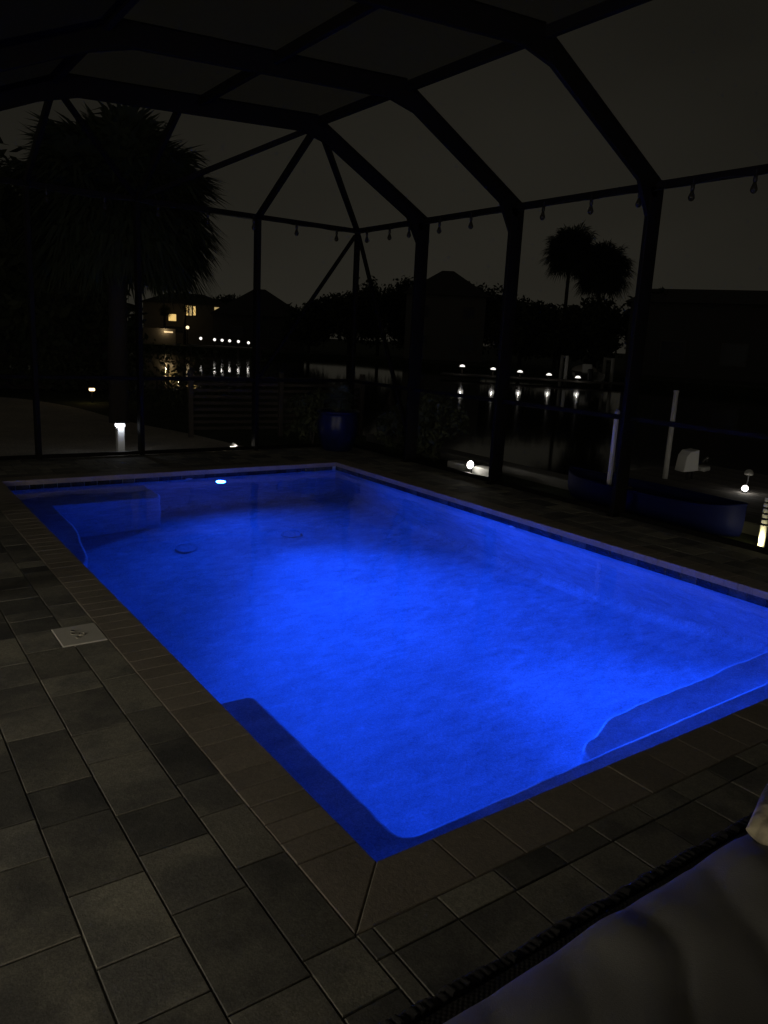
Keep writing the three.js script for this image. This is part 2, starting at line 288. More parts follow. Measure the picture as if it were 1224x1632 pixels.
// ---------------------------------------------------------------- paver deck
const LID = [-0.488, -0.243, -2.66, -2.368];
{
  const deck = new THREE.Group(); deck.name = 'deck'; deck.userData.kind = 'structure'; scene.add(deck);
  const slab = (x0, x1, z0, z1) => box(x1 - x0, 0.1, z1 - z0, (x0 + x1) / 2, -0.064, (z0 + z1) / 2);
  part('sand_bed', [slab(-6, -0.22, -8.86, 5), slab(4.55, 5.52, -8.86, 5), slab(-0.22, 4.55, -8.86, -7.59), slab(-0.22, 4.55, 0.22, 5)], sandMat, deck);
  const r = rng(1234), gap = 0.003, lens = [0.14, 0.22, 0.27, 0.27, 0.38];
  const list = [];
  const put = (x0, x1, z0, z1) => { if (x1 - x0 > 0.03 && z1 - z0 > 0.03) list.push([x0 + gap, x1 - gap, z0 + gap, z1 - gap]); };
  const joints = (a, b, known) => { // known joints, filled up with random lengths on both sides
    const k = known?.length ? [...known] : [a + 0.1 + 0.2 * r()]; const L = () => lens[Math.floor(r() * lens.length)];
    while (k[0] > a) k.unshift(k[0] - L()); while (k[k.length - 1] < b) k.push(k[k.length - 1] + L());
    k[0] = a; k[k.length - 1] = b; if (k[1] - a < 0.06) k.splice(1, 1); if (b - k[k.length - 2] < 0.06) k.splice(k.length - 2, 1); return k;
  };
  const known = { A: [-2.66, -2.368, -2.19, -1.85, -1.45, -1.12, -0.78, -0.54, -0.21, 0.245], B: [-2.66, -2.368, -2.0, -1.78, -1.36, -1.1, -0.7, -0.44, -0.12, 0.3], C: [-1.44, -1.01, -0.76, -0.36, -0.03, 0.2], D: [-0.83, -0.59, -0.18] };
  const xsL = [[-0.425, -0.24, known.A], [-0.68, -0.425, known.B], [-0.925, -0.68, known.C], [-1.2, -0.925, known.D], [-1.38, -1.2], [-1.64, -1.38], [-1.9, -1.64]];
  for (const [x0, x1, k] of xsL) { const j = joints(-8.8, 2.0, k);
    for (let i = 0; i < j.length - 1; i++) { const lid = j[i] > -2.7 && j[i + 1] < -2.3; if (lid && x1 === -0.24) continue; put(x0, lid && x1 === -0.425 ? -0.488 : x1, j[i], j[i + 1]); } }
  const rowsN = [[0.24, 0.355, [-0.18, 0.07, 0.32, 0.57, 0.8, 1.06, 1.3, 1.57]], [0.355, 0.62, [-0.18, 0.07, 0.31, 0.57, 0.81, 1.05, 1.31, 1.57]], [0.62, 0.88, null], [0.88, 1.05, null], [1.05, 1.3, null]];
  for (const [z0, z1, k] of rowsN) { const j = joints(-0.24, 4.57, k); for (let i = 0; i < j.length - 1; i++) put(j[i], j[i + 1], z0, z1); }
  for (const [x0, x1] of [[4.57, 4.76], [4.76, 5.02], [5.02, 5.27], [5.27, 5.5]]) { const j = joints(-8.8, 1.3); for (let i = 0; i < j.length - 1; i++) put(x0, x1, j[i], j[i + 1]); }
  for (const [z0, z1] of [[-7.79, -7.61], [-8.05, -7.79], [-8.31, -8.05], [-8.56, -8.31], [-8.8, -8.56]]) { const j = joints(-0.24, 4.57); for (let i = 0; i < j.length - 1; i++) put(j[i], j[i + 1], z0, z1); }
  // the ones that show largest are pieces of their own
  const eye = camera.position, dirs = camera.matrixWorldInverse.copy(camera.matrixWorld).invert();
  const scored = list.map((p) => { const c = V((p[0] + p[1]) / 2, 0, (p[2] + p[3]) / 2), v = c.clone().applyMatrix4(dirs), d = c.distanceTo(eye);
    const t = Math.tan(67.55 / 2 * Math.PI / 180), inside = v.z < 0 && Math.abs(v.x / -v.z) < t * 0.75 + 0.08 && Math.abs(v.y / -v.z) < t + 0.08;
    return [inside ? (p[1] - p[0]) * (p[3] - p[2]) * 1.75 / d ** 3 : 0, p]; }).sort((a, b) => b[0] - a[0]);
  const rest = [[], [], []];
  scored.forEach(([s, p], i) => {
    const dy = (r() - 0.5) * 0.0024, m = Math.floor(r() * paverMats.length), g = prism(rect(...p), -0.03, dy, 0.0024, r() * 4, r() * 4);
    if (i < 300 && s > 0) part('paver', g, paverMats[m], deck); else rest[m % 3].push(g);
  });
  rest.forEach((g, i) => { if (g.length) part('paver_field', g, paverMats[i], deck).userData.kind = 'stuff'; });

  const lid = thing('skimmer_lid', 'pale square skimmer lid with finger holes set flush in paver deck beside pool', 'lid', [(LID[0] + LID[1]) / 2, 0, (LID[2] + LID[3]) / 2]);
  const lw = LID[1] - LID[0], ld = LID[3] - LID[2];
  part('cover', prism(rect(-lw / 2 + 0.002, lw / 2 - 0.002, -ld / 2 + 0.002, ld / 2 - 0.002), -0.025, 0.004, 0.003), std({ color: rgb(0.52, 0.50, 0.44), bumpMap: paverBump, bumpScale: 0.001, roughness: 0.6 }), lid);
  const holeM = std({ color: rgb(0.015, 0.015, 0.015), roughness: 0.7 }), rimM = std({ color: rgb(0.45, 0.42, 0.34), roughness: 0.35, metalness: 0.6 });
  for (const [x, z] of [[-0.02, -0.06], [-0.028, -0.02], [-0.018, 0.05]]) { const h = part('finger_hole', cyl(0.012, 0.012, 0.003, 0, 0, 0, 14), holeM, lid); h.position.set(x, 0.0055, z); part('rim', new THREE.TorusGeometry(0.013, 0.002, 6, 18).rotateX(Math.PI / 2).translate(0, 0.001, 0), rimM, h); }
  const clip = part('pull_ring', new THREE.TorusGeometry(0.017, 0.003, 6, 20).rotateX(Math.PI / 2), rimM, lid); clip.position.set(0.012, 0.007, 0.012);
}

// ---------------------------------------------------------------- screen cage
{
  const cage = thing('pool_cage', 'dark bronze screen enclosure of posts, rafters and mesh standing over the pool', 'screen enclosure');
  const EX0 = -1.04, EX1 = 5.45, BZ = -8.8, HX0 = 0.66, HX1 = 3.75, HZ = -7.12, E = 3.36, NZ = 1.25;
  const rf = (x) => 4.3 - 0.058 * (3.75 - x);
  const frames = [-7.12, -5.28, -3.33, -1.38, 0.57], bx = [0.66, 2.0, 3.74];
  const bar = (name, p, q, w, d, hint) => part(name, beam(p, q, w, d, hint), bronze, cage);
  const H = V(1, 0, 0), K = V(0, 0, 1), U = V(0, 1, 0);
  for (const z of frames) {
    for (const [e, h, s] of [[EX1, HX1, 1], [EX0, HX0, -1]]) {
      if (s > 0 || z < -3) bar('post', V(e, 0.0, z), V(e, E - 0.01, z), 0.05, 0.2, H);
      bar('rafter', V(e + s * 0.02, E - 0.03, z), V(h - s * 0.03, rf(h) - 0.02, z), 0.05, 0.2, U);
      // gusset plates at knee and eave
      for (const [cx, cy, ax, ay, b2x, b2y] of [[h, rf(h) - 0.1, h - s * 0.28, rf(h) - 0.1 - s * 0.016, h + s * 0.24, rf(h) - 0.235], [e - s * 0.06, E - 0.06, e - s * 0.3, E + 0.05, e - s * 0.08, E - 0.32]]) {
        const sh = new THREE.Shape([[cx, cy], [ax, ay], [b2x, b2y]].map(([x, y]) => new THREE.Vector2(x, y)));
        part('gusset', new THREE.ExtrudeGeometry(sh, { depth: 0.044, bevelEnabled: false }).translate(0, 0, z - 0.022), bronze, cage);
      }
      if (s > 0 || z < -3) part('base_plate', cbox(0.24, 0.012, 0.1, 0.002, e, 0.007, z), bronze, cage);
    }
    bar('roof_beam', V(HX0 + 0.02, rf(HX0) - 0.004, z), V(HX1 - 0.02, rf(HX1) - 0.004, z), 0.052, 0.21, U);
  }
  for (const [i, x] of [HX0, 2.2, HX1].entries()) bar('purlin', V(x, rf(x) + 0.03, HZ), V(x, rf(x) + 0.03, NZ), i === 1 ? 0.05 : 0.06, 0.1, U);
  for (const x of [EX0, EX1]) bar('eave_beam', V(x, E + 0.012, BZ), V(x, E + 0.012, NZ), 0.06, 0.07, U);
  bar('eave_beam', V(EX0, E + 0.01, BZ), V(EX1, E + 0.01, BZ), 0.056, 0.066, U);
  for (const x of [...bx, EX0, EX1]) { const c = x === EX1 || x === EX0; bar('post', V(x, 0.0, BZ), V(x, E, BZ), 0.06, c ? 0.09 : 0.13, K); }
  for (const x of bx) bar('rafter', V(x, E, BZ), V(x, rf(x) - 0.01, HZ - 0.02), 0.05, 0.1, U);
  bar('hip_rafter', V(EX1, E, BZ), V(HX1, rf(HX1) - 0.012, HZ), 0.06, 0.09, U); bar('hip_rafter', V(EX0, E, BZ), V(HX0, rf(HX0) - 0.012, HZ), 0.06, 0.09, U);
  bar('brace', V(HX1 - 0.03, rf(HX1) - 0.03, HZ - 0.05), V(2.03, E + 0.03, BZ + 0.05), 0.05, 0.06, U); bar('brace', V(HX0 + 0.03, rf(HX0) - 0.03, HZ - 0.05), V(1.97, E + 0.03, BZ + 0.05), 0.05, 0.06, U);
  bar('brace', V(EX1 - 0.04, E - 0.06, BZ), V(3.79, 1.1, BZ), 0.05, 0.05, U); bar('brace', V(EX1, E - 0.06, BZ + 0.04), V(EX1, 0.3, -7.16), 0.05, 0.05, U);
  const segs = (list, f) => { for (let i = 0; i < list.length - 1; i++) f(list[i], list[i + 1]); };
  const zsR = [BZ, ...frames, NZ], xsB = [EX0, ...bx, EX1];
  for (const y of [0.03, 1.06]) {
    for (const x of [EX0, EX1]) segs(zsR, (a, b) => { if (x > 0 || b < -3) bar(y < 0.5 ? 'bottom_rail' : 'chair_rail', V(x, y, a + 0.045), V(x, y, b - 0.028), 0.05, 0.05, U); });
    segs(xsB, (a, b) => bar(y < 0.5 ? 'bottom_rail' : 'chair_rail', V(a + 0.032, y, BZ), V(b - 0.032, y, BZ), 0.05, 0.05, U));
  }
  const quad = (mat, ...p) => { const g = new THREE.BufferGeometry(); const q = p.length === 4 ? [p[0], p[1], p[2], p[0], p[2], p[3]] : p; g.setAttribute('position', new THREE.Float32BufferAttribute(q.flatMap((v) => [v.x, v.y, v.z]), 3)); g.computeVertexNormals(); part('screen_panel', g, mat, cage); };
  segs(zsR, (a, b) => {
    for (const [x, h, m] of [[EX1, HX1, screenWall], [EX0, HX0, screenSide]]) {
      if (x > 0 || b < -3) { quad(screenWall, V(x, 0.05, a), V(x, 0.05, b), V(x, 1.04, b), V(x, 1.04, a)); quad(screenWall, V(x, 1.08, a), V(x, 1.08, b), V(x, E, b), V(x, E, a)); }
      if (a === BZ) quad(m, V(x, E + 0.02, BZ), V(x, E + 0.02, HZ), V(h, rf(h) + 0.02, HZ)); else quad(m, V(x, E + 0.02, a), V(x, E + 0.02, b), V(h, rf(h) + 0.02, b), V(h, rf(h) + 0.02, a));
    }
    if (a !== BZ) segs([HX0, 2.2, HX1], (c, d) => quad(screenRoof, V(c, rf(c) + 0.085, a), V(d, rf(d) + 0.085, a), V(d, rf(d) + 0.085, b), V(c, rf(c) + 0.085, b)));
  });
  segs(xsB, (a, b) => { quad(screenWall, V(a, 0.05, BZ), V(b, 0.05, BZ), V(b, 1.04, BZ), V(a, 1.04, BZ)); quad(screenWall, V(a, 1.08, BZ), V(b, 1.08, BZ), V(b, E, BZ), V(a, E, BZ)); });
  quad(screenWall, V(EX0, E + 0.02, BZ), V(HX0, E + 0.02, BZ), V(HX0, rf(HX0) + 0.02, HZ));
  segs([HX0, 2.0, HX1], (a, b) => quad(screenWall, V(a, E + 0.02, BZ), V(b, E + 0.02, BZ), V(b, rf(b) + 0.02, HZ), V(a, rf(a) + 0.02, HZ)));
  quad(screenWall, V(HX1, E + 0.02, BZ), V(EX1, E + 0.02, BZ), V(HX1, rf(HX1) + 0.02, HZ));
}

// string of unlit bulbs under the eave
{
  const s = thing('string_light', 'string of unlit round-tipped bulbs drooping along the top rail of cage', 'string lights', [5.39, 3.36, -8.72]);
  const spots = []; for (const z of [-8.44, -7.84, -7.36, -6.68, -6.04, -5.36, -4.79, -4.09, -3.47, -2.87, -2.25, -1.6, -0.95, -0.3]) spots.push([0, z + 8.72]);
  for (let x = 5.02; x > -0.8; x -= 0.69) spots.unshift([x - 5.39, 0]);
  const pts = []; spots.forEach(([x, z], i) => { pts.push(V(x, -0.045, z)); const n = spots[i + 1]; if (n) pts.push(V((x + n[0]) / 2, -0.02 + (i % 3) * -0.012, (z + n[1]) / 2)); });
  part('cord', tube(pts, 0.004, pts.length * 4, 5), blackMetal, s);
  const glassM = phys({ color: rgb(0.02, 0.018, 0.014), roughness: 0.35, specularIntensity: 0.4, transparent: true, opacity: 0.85 });
  const sock = lathe([[0.0, -0.002], [0.013, -0.004], [0.015, -0.03], [0.012, -0.045], [0, -0.046]], 10), bulb = lathe([[0, 0], [0.011, -0.002], [0.016, -0.018], [0.024, -0.04], [0.024, -0.052], [0.014, -0.068], [0, -0.073]], 12);
  const r = rng(9);
  for (const [x, z] of spots) { const d = 0.012 * r(), b = part('bulb', bulb, glassM, s); b.position.set(x, -0.093 - d, z); b.rotation.z = (r() - 0.5) * 0.1; b.scale.setScalar(1.3); part('socket', sock, blackMetal, b).position.y = 0.046; part('hook', cyl(0.003, 0.003, 0.04, 0, 0.063, 0, 5), blackMetal, b); }
}

// ---------------------------------------------------------------- house behind the photographer, its lit door lights the deck
{
  const h = thing('house', 'pale stucco house wall with wide lit sliding glass doors facing the pool', 'house', [-2, 0, 6.2]);
  const stucco = std({ color: rgb(0.45, 0.42, 0.36), roughness: 0.9 });
  part('wall', [box(3.0, 3.2, 0.2, -6.5, 1.6, 0.1), box(7.6, 3.2, 0.2, 5.8, 1.6, 0.1), box(7.0, 0.6, 0.2, -1.5, 2.9, 0.1)], stucco, h);
  part('roof', [box(18, 0.2, 6, 0.5, 3.45, 2.4)], std({ color: rgb(0.2, 0.18, 0.16), roughness: 0.9 }), h);
  for (let i = 0; i < 4; i++) {
    const d = part('sliding_door', [box(0.07, 2.6, 0.08, -0.84, 1.3, 0), box(0.07, 2.6, 0.08, 0.84, 1.3, 0), box(1.61, 0.07, 0.08, 0, 2.56, 0), box(1.61, 0.07, 0.08, 0, 0.035, 0)], blackMetal, h); d.position.set(-4.1 + i * 1.75, 0, 0.1);
    part('lit_window_pane', box(1.6, 2.45, 0.01, 0, 1.3, 0), glow(1, 0.84, 0.6, 1.5), d);
  }
  part('lanai_ceiling', [box(10, 0.12, 3.4, -1.5, 3.26, -1.7)], stucco, h);
  part('wing_wall', [box(0.2, 3.2, 3.2, -3.3, 1.6, -10.6), box(0.2, 3.2, 5.9, -3.3, 1.6, -3.15), box(0.2, 0.8, 2.9, -3.3, 2.8, -7.55)], stucco, h);
  const wd = part('sliding_door', [box(0.08, 2.4, 0.07, 0, 1.2, -1.4), box(0.08, 2.4, 0.07, 0, 1.2, 1.4), box(0.08, 0.07, 2.73, 0, 2.36, 0)], blackMetal, h); wd.position.set(-3.3, 0, -7.55);
  part('lit_window_pane', box(0.01, 2.28, 2.72, 0, 1.17, 0), glow(1, 0.84, 0.6, 1.5), wd);
  const wl = new THREE.RectAreaLight(rgb(1, 0.96, 0.84), 2.4, 2.6, 2.2); wl.name = 'wing_door_light'; wl.position.set(-5.24, 1.2, -1.35); wl.lookAt(5, 1.2, -1.35); scene.add(wl);
  const l = new THREE.RectAreaLight(rgb(1, 0.96, 0.85), 1.8, 6.8, 2.4); l.name = 'door_light'; l.position.set(-3.5, 1.35, 6.18); l.lookAt(-3.5, 1.35, 0); scene.add(l);
}

// ---------------------------------------------------------------- sofa with cushions
{
  const sofa = thing('sofa', 'dark wicker outdoor sofa with grey seat cushion at deck edge', 'sofa', [0.35, 0, 1.29]);
  const wick = noiseGrid(66, 64), wickT = tex(256, (u, v) => 0.5 + 0.5 * Math.sin(u * 6.283 * 16) * Math.sin(v * 6.283 * 16) + 0.2 * wick(u, v), false, 4);
  const wicker = std({ color: rgb(0.018, 0.016, 0.016), bumpMap: wickT, bumpScale: 0.002, roughness: 0.7 });
  part('base', [cbox(2.36, 0.26, 0.96, 0.02, 0, 0.21, 0.0)], wicker, sofa);
  for (const [x, z] of [[-1.1, -0.4], [1.1, -0.4], [-1.1, 0.4], [1.1, 0.4]]) part('leg', cbox(0.06, 0.08, 0.06, 0.006, x, 0.04, z), wicker, sofa);
  part('backrest', [cbox(2.36, 0.5, 0.12, 0.02, 0, 0.5, 0.54)], wicker, sofa);
  { // woven lip along the front of the base, uneven strands
    const r = rng(15), g = []; for (let x = -1.17; x < 1.17; x += 0.021) { const y = 0.318 + 0.014 * r(); g.push(tube([V(x, y - 0.05, -0.492), V(x + 0.006, y + 0.008, -0.500 - 0.008 * r()), V(x + 0.012, y + 0.012, -0.47)], 0.0085 + 0.003 * r(), 4, 5)); }
    part('woven_edge', g, wicker, sofa);
  }
  const weave = noiseGrid(70, 128), weaveT = tex(256, (u, v) => 0.5 + 0.25 * (Math.sin(u * 6.283 * 64) * Math.sin(v * 6.283 * 64)) + 0.25 * weave(u, v), false, 5);
  const cloth = std({ color: rgb(0.13, 0.128, 0.12), bumpMap: weaveT, bumpScale: 0.0012, roughness: 0.95 });
  const printT = tex(256, (u, v) => { const l = 1 - 0.6 * Math.max(0, Math.min(1, (cloudA(u, v) - 0.54) * 14)) * (0.6 + 0.4 * weave(u, v)); return [0.86 * l, 0.81 * l, 0.68 * l]; }, true, 2.2);
  const cloth2 = std({ color: rgb(0.5, 0.5, 0.5), map: printT, bumpMap: weaveT, bumpScale: 0.0012, roughness: 0.95 });
  function cushion(w, h, d, seed, fold) { // two soft skins meeting in a seam, with creases running in from the edges
    const nu = 84, nv = 56, P = [], I = [], UV = [], n1 = fbm(seed, 3, 4, 0.5), n2 = noiseGrid(seed + 3, 5), n3 = noiseGrid(seed + 5, 9);
    for (const s of [1, -1]) {
      const o = P.length / 3;
      for (let j = 0; j <= nv; j++) for (let i = 0; i <= nu; i++) {
        const u = Math.sin((i / nu - 0.5) * Math.PI), v = Math.sin((j / nv - 0.5) * Math.PI), x = u * w / 2, z = v * d / 2;
        const e = Math.max(0, (1 - Math.abs(u) ** 5) * (1 - Math.abs(v) ** 5)), body = e ** 0.42;
        const edge = 1 - 0.02 * n2(u * 0.5 + 0.5, v * 0.5 + 0.5) - 0.035 * Math.max(0, Math.abs(u) + Math.abs(v) - 1.55);
        const t = (x * 1.0 + z * 0.7) * 13 + 3.2 * n1(x * 0.6 + 0.5, z * 0.6 + 0.5), crease = Math.abs(Math.sin(t)) ** 0.55 * (0.25 + 1.1 * Math.max(0, n3(x * 0.5 + 0.4, z * 0.4 + 0.6) - 0.35));
        const y = s * h / 2 * body + (s > 0 ? e ** 0.3 * fold * ((crease - 0.3) + 1.6 * (n1(x * 0.45 + 0.2, z * 0.45 + 0.7) - 0.5)) : 0);
        P.push(x * edge, y, z * edge); UV.push(x, z);
      }
      for (let j = 0; j < nv; j++) for (let i = 0; i < nu; i++) { const q = o + j * (nu + 1) + i; s > 0 ? I.push(q, q + nu + 1, q + 1, q + 1, q + nu + 1, q + nu + 2) : I.push(q, q + 1, q + nu + 1, q + 1, q + nu + 2, q + nu + 1); }
    }
    const g = new THREE.BufferGeometry(); g.setAttribute('position', new THREE.Float32BufferAttribute(P, 3)); g.setAttribute('uv', new THREE.Float32BufferAttribute(UV, 2)); g.setIndex(I); g.computeVertexNormals(); return g;
  }
  const seat = part('seat_cushion', cushion(1.6, 0.2, 0.95, 31, 0.04), cloth, scene); seat.position.set(0.10, 0.434, 1.40);
  tag(seat, 'large wrinkled dark grey cushion lying on the sofa', 'cushion');
  const pil = part('throw_pillow', cushion(0.44, 0.11, 0.38, 37, 0.02), cloth2, scene); pil.position.set(0.73, 0.535, 1.09); pil.rotation.set(0.25, 0.3, 0.06);
  tag(pil, 'small beige throw pillow with dark mark on the sofa', 'pillow');
}

// ---------------------------------------------------------------- planting
function fanPalm(seed, R, fronds, leaflets, lean = 0) { // fan-shaped fronds on stalks, all round
  const r = rng(seed), P = [];
  for (let f = 0; f < fronds; f++) {
    const up = -0.75 + 1.72 * ((f + 0.5) / fronds), az = f * 2.39996 + r() * 0.5, c = Math.sqrt(Math.max(0, 1 - up * up));
    const d = V(c * Math.cos(az), up, c * Math.sin(az)).normalize(), st = R * (0.3 + 0.3 * r()), bl = R * (0.40 + 0.14 * r());
    const side = new THREE.Vector3().crossVectors(d, V(0, 1, 0)); if (side.length() < 0.05) side.set(1, 0, 0); side.normalize();
    const nrm = new THREE.Vector3().crossVectors(side, d).normalize(), o = d.clone().multiplyScalar(st), w = 0.018 * R;
    const tri = (a, b, e) => P.push(a.x, a.y, a.z, b.x, b.y, b.z, e.x, e.y, e.z);
    tri(side.clone().multiplyScalar(w), side.clone().multiplyScalar(-w), o); tri(nrm.clone().multiplyScalar(w), nrm.clone().multiplyScalar(-w), o);
    for (let k = 0; k < leaflets; k++) {
      const a = ((k + 0.5) / leaflets - 0.5) * 3.9 + (r() - 0.5) * 0.1, ll = bl * (1 - 0.12 * Math.abs(a)) * (0.85 + 0.25 * r());
      const q = d.clone().multiplyScalar(Math.cos(a)).addScaledVector(side, Math.sin(a)), t = side.clone().multiplyScalar(Math.cos(a)).addScaledVector(d, -Math.sin(a)).multiplyScalar(bl * 0.036);
      const mid = o.clone().addScaledVector(q, ll * 0.6).addScaledVector(nrm, bl * 0.06 * (r() - 0.5)), tip = o.clone().addScaledVector(q, ll).addScaledVector(V(0, -1, 0), ll * (0.12 + 0.3 * r()));
      tri(o, mid.clone().add(t), mid.clone().sub(t)); tri(mid.clone().add(t), tip, mid.clone().sub(t));
    }
  }
  const g = new THREE.BufferGeometry(); g.setAttribute('position', new THREE.Float32BufferAttribute(P, 3)); g.computeVertexNormals(); return g;
}
function trunkGeo(h, r0, r1, bend, seed) { const r = rng(seed), pts = []; for (let i = 0; i <= 6; i++) pts.push(V(bend * (i / 6) ** 2 + (r() - 0.5) * 0.03, h * i / 6, (r() - 0.5) * 0.03));
  const g = new THREE.TubeGeometry(new THREE.CatmullRomCurve3(pts), 24, 1, 10), p = g.attributes.position, c = new THREE.CatmullRomCurve3(pts);
  for (let i = 0; i < p.count; i++) { const k = Math.floor(i / 11) / 24, o = c.getPointAt(Math.min(1, k)), rad = (r0 + (r1 - r0) * k) * (1 + 0.06 * Math.sin(k * 60)); p.setXYZ(i, o.x + (p.getX(i) - o.x) * rad, o.y + (p.getY(i) - o.y) * rad, o.z + (p.getZ(i) - o.z) * rad); }
  g.computeVertexNormals(); return g; }
function palm(x, y, z, h, R, seed, label, n = 90, l = 24, group) {
  const t = thing('cabbage_palm', label, 'palm tree', [x, y, z], 0, group);
  part('trunk', trunkGeo(h, 0.2, 0.16, 0.1, seed), barkMat, t);
  part('crown', fanPalm(seed + 1, R, n, l).translate(0.1, h, 0), leafMat, t);
  return t;
}
palm(3.05, -0.12, -13.5, 3.95, 2.12, 501, 'big round-headed cabbage palm standing dark beyond the far screen wall', 260, 46);
palm(57.7, -0.3, -52.1, 11.1, 3.2, 601, 'taller far palm whose bare trunk shows against the sky', 220, 22);
palm(61.2, -0.3, -51.0, 9.6, 3.5, 611, 'shorter bushy far palm beside the taller palm', 220, 22);

palm(34.6, -0.3, -101.2, 4.2, 1.1, 621, 'small palm silhouetted against the bright window of the lit house', 60, 16);
palm(37.0, -0.3, -100.2, 4.6, 0.9, 631, 'thin palm before the tall lit windows of the far house', 40, 14);

function crownGeo(seed, rx, ry, rz, n, leaf) { // leaves in clumps through the crown's volume
  const r = rng(seed), P = [], cl = [];
  for (let i = 0; i < 26; i++) { const a = r() * 6.283, u = r() * 2 - 1, k = Math.cbrt(0.25 + 0.75 * r()), c = Math.sqrt(1 - u * u); cl.push(V(rx * k * c * Math.cos(a), ry * k * u, rz * k * c * Math.sin(a))); }
  for (let i = 0; i < n; i++) {
    const c = cl[Math.floor(r() * cl.length)], g = () => (r() + r() + r() - 1.5) * 0.55;
    const o = V(c.x + g() * rx * 0.7, c.y + g() * ry * 0.7, c.z + g() * rz * 0.7), a = V(r() - 0.5, r() - 0.5, r() - 0.5).normalize(), b = V(r() - 0.5, r() - 0.5, r() - 0.5).cross(a).normalize(), s = leaf * (0.6 + 0.8 * r());
    const p = o.clone().addScaledVector(a, s), q = o.clone().addScaledVector(b, s * 0.45), m = o.clone().addScaledVector(a, -s), e = o.clone().addScaledVector(b, -s * 0.45);
    P.push(p.x, p.y, p.z, q.x, q.y, q.z, m.x, m.y, m.z, p.x, p.y, p.z, m.x, m.y, m.z, e.x, e.y, e.z);
  }
  const g = new THREE.BufferGeometry(); g.setAttribute('position', new THREE.Float32BufferAttribute(P, 3)); g.computeVertexNormals(); return g;
}
function tree(x, z, top, w, seed, label, y = -0.3, group = 'trees on the far bank', n = 6500, leaf = 0.26) {
  const t = thing('tree', label, 'tree', [x, y, z], 0, group), H = top - y;
  part('trunk', [trunkGeo(H * 0.55, 0.22, 0.12, 0.3, seed), beam(V(0.1, H * 0.35, 0), V(w * 0.3, H * 0.62, 0.2), 0.1, 0.1), beam(V(0.1, H * 0.3, 0), V(-w * 0.28, H * 0.6, -0.2), 0.1, 0.1)], barkMat, t);
  part('crown', crownGeo(seed, w * 0.46, H * 0.36, w * 0.42, n, leaf).translate(0, H * 0.58, 0), seed % 2 ? leafMat : leafMat2, t);
  return t;
}
for (const [x, z, top, w, label] of [
  [45.5, -81.5, 6.2, 7, 'low dark tree across the canal beside the unlit hip-roofed house'],
  [49.4, -78.5, 8.0, 7, 'leafy dark tree across the canal, seen past the corner post'],
  [52.6, -77, 9.0, 7, 'tall spreading tree across the canal, left of the pale-gabled house'],
  [55.5, -75.2, 8.8, 6, 'tree crown touching the pale-gabled house across the canal'],
  [62.1, -68.8, 8.4, 7.5, 'rounded tree across the canal on the right side of the pale-gabled house'],
  [64.6, -66.5, 7.4, 7, 'lower tree between the pale-gabled house and the far palms'],
  [54.0, -54.0, 6.3, 5.5, 'small pointed tree at the foot of the taller far palm'],
  [58.5, -48.4, 6.6, 7, 'bushy tree under the shorter far palm'],
  [56.0, -51.2, 6.0, 5.5, 'low bushy tree between the two far palm trunks'],
  [61.0, -44.2, 7.2, 5, 'rounded shrub-like tree at the end of long flat-topped roof'],
  [45.1, -108.8, 6.9, 8, 'tree faintly browned by the lit house windows'],
  [48.6, -107.9, 7.4, 7.5, 'tree rising behind the unlit hip-roofed house'],
]) tree(x, z, top, w, Math.round(x * 10 - z * 7), label);

for (const [x, z, top, w, label] of [[1.6, -23.4, 6.4, 6.0, 'big dark tree filling the gap left of the cabbage palm'], [4.0, -22.3, 4.6, 3.6, 'dense dark tree between the cabbage palm and the big dark tree']]) tree(x, z, top, w, Math.round(700 + x * 10), label, -0.12, 'trees behind the gravel', 5200, 0.24);

{ // big glossy pot with a small palm in the corner of the deck
  const t = thing('planter', 'large glossy blue pot in the corner of the cage', 'planter', [4.98, 0, -8.42]);
  const glaze = phys({ color: rgb(0.008, 0.012, 0.04), roughness: 0.3, specularIntensity: 0.4 });
  part('pot', lathe([[0.0, 0.0], [0.2, 0.0], [0.23, 0.02], [0.31, 0.25], [0.33, 0.42], [0.3, 0.55], [0.31, 0.58], [0.34, 0.6], [0.33, 0.63], [0.29, 0.62], [0.28, 0.55], [0, 0.54]], 36), glaze, t);
  part('soil', cyl(0.27, 0.27, 0.02, 0, 0.56, 0, 20), std({ color: rgb(0.03, 0.025, 0.02), roughness: 1 }), t);
  const p = thing('potted_palm', 'small spiky palm growing out of the blue pot', 'plant', [4.98, 0.57, -8.42]);
  part('stem', trunkGeo(0.22, 0.05, 0.03, 0.02, 5), barkMat, p); part('fronds', fanPalm(71, 0.34, 34, 14).translate(0.02, 0.22, 0), leafMat, p);
}
const shrub = (x, z, w, h, seed, label, y = -0.12) => { const t = thing('shrub', label, 'shrub', [x, y, z]); part('stem', [beam(V(0, 0, 0), V(0.05, h * 0.5, 0), 0.03, 0.03), beam(V(0, 0, 0), V(-0.12, h * 0.55, 0.08), 0.025, 0.025), beam(V(0, 0, 0), V(0.1, h * 0.5, -0.12), 0.025, 0.025)], barkMat, t); part('foliage', crownGeo(seed, w / 2, h * 0.42, w / 2, 900, 0.06).translate(0, h * 0.55, 0), leafMat2, t); };
shrub(6.25, -7.55, 0.8, 1.05, 91, 'leafy shrub outside the screen, behind the low bright spotlight'); shrub(6.15, -8.35, 0.7, 0.8, 92, 'leafy shrub outside the screen, near the corner post');
shrub(5.2, -9.6, 0.8, 0.9, 93, 'shrub behind the blue pot, outside the back screen');
shrub(4.6, -15.6, 2.4, 1.5, 94, 'wide dark bush behind the palm, at the edge of the pale gravel'); shrub(6.6, -17, 2.6, 1.4, 95, 'wide dark bush behind the slatted fence'); shrub(3.6, -20.5, 3.0, 1.5, 96, 'wide dark bush at the far end of the gravel');

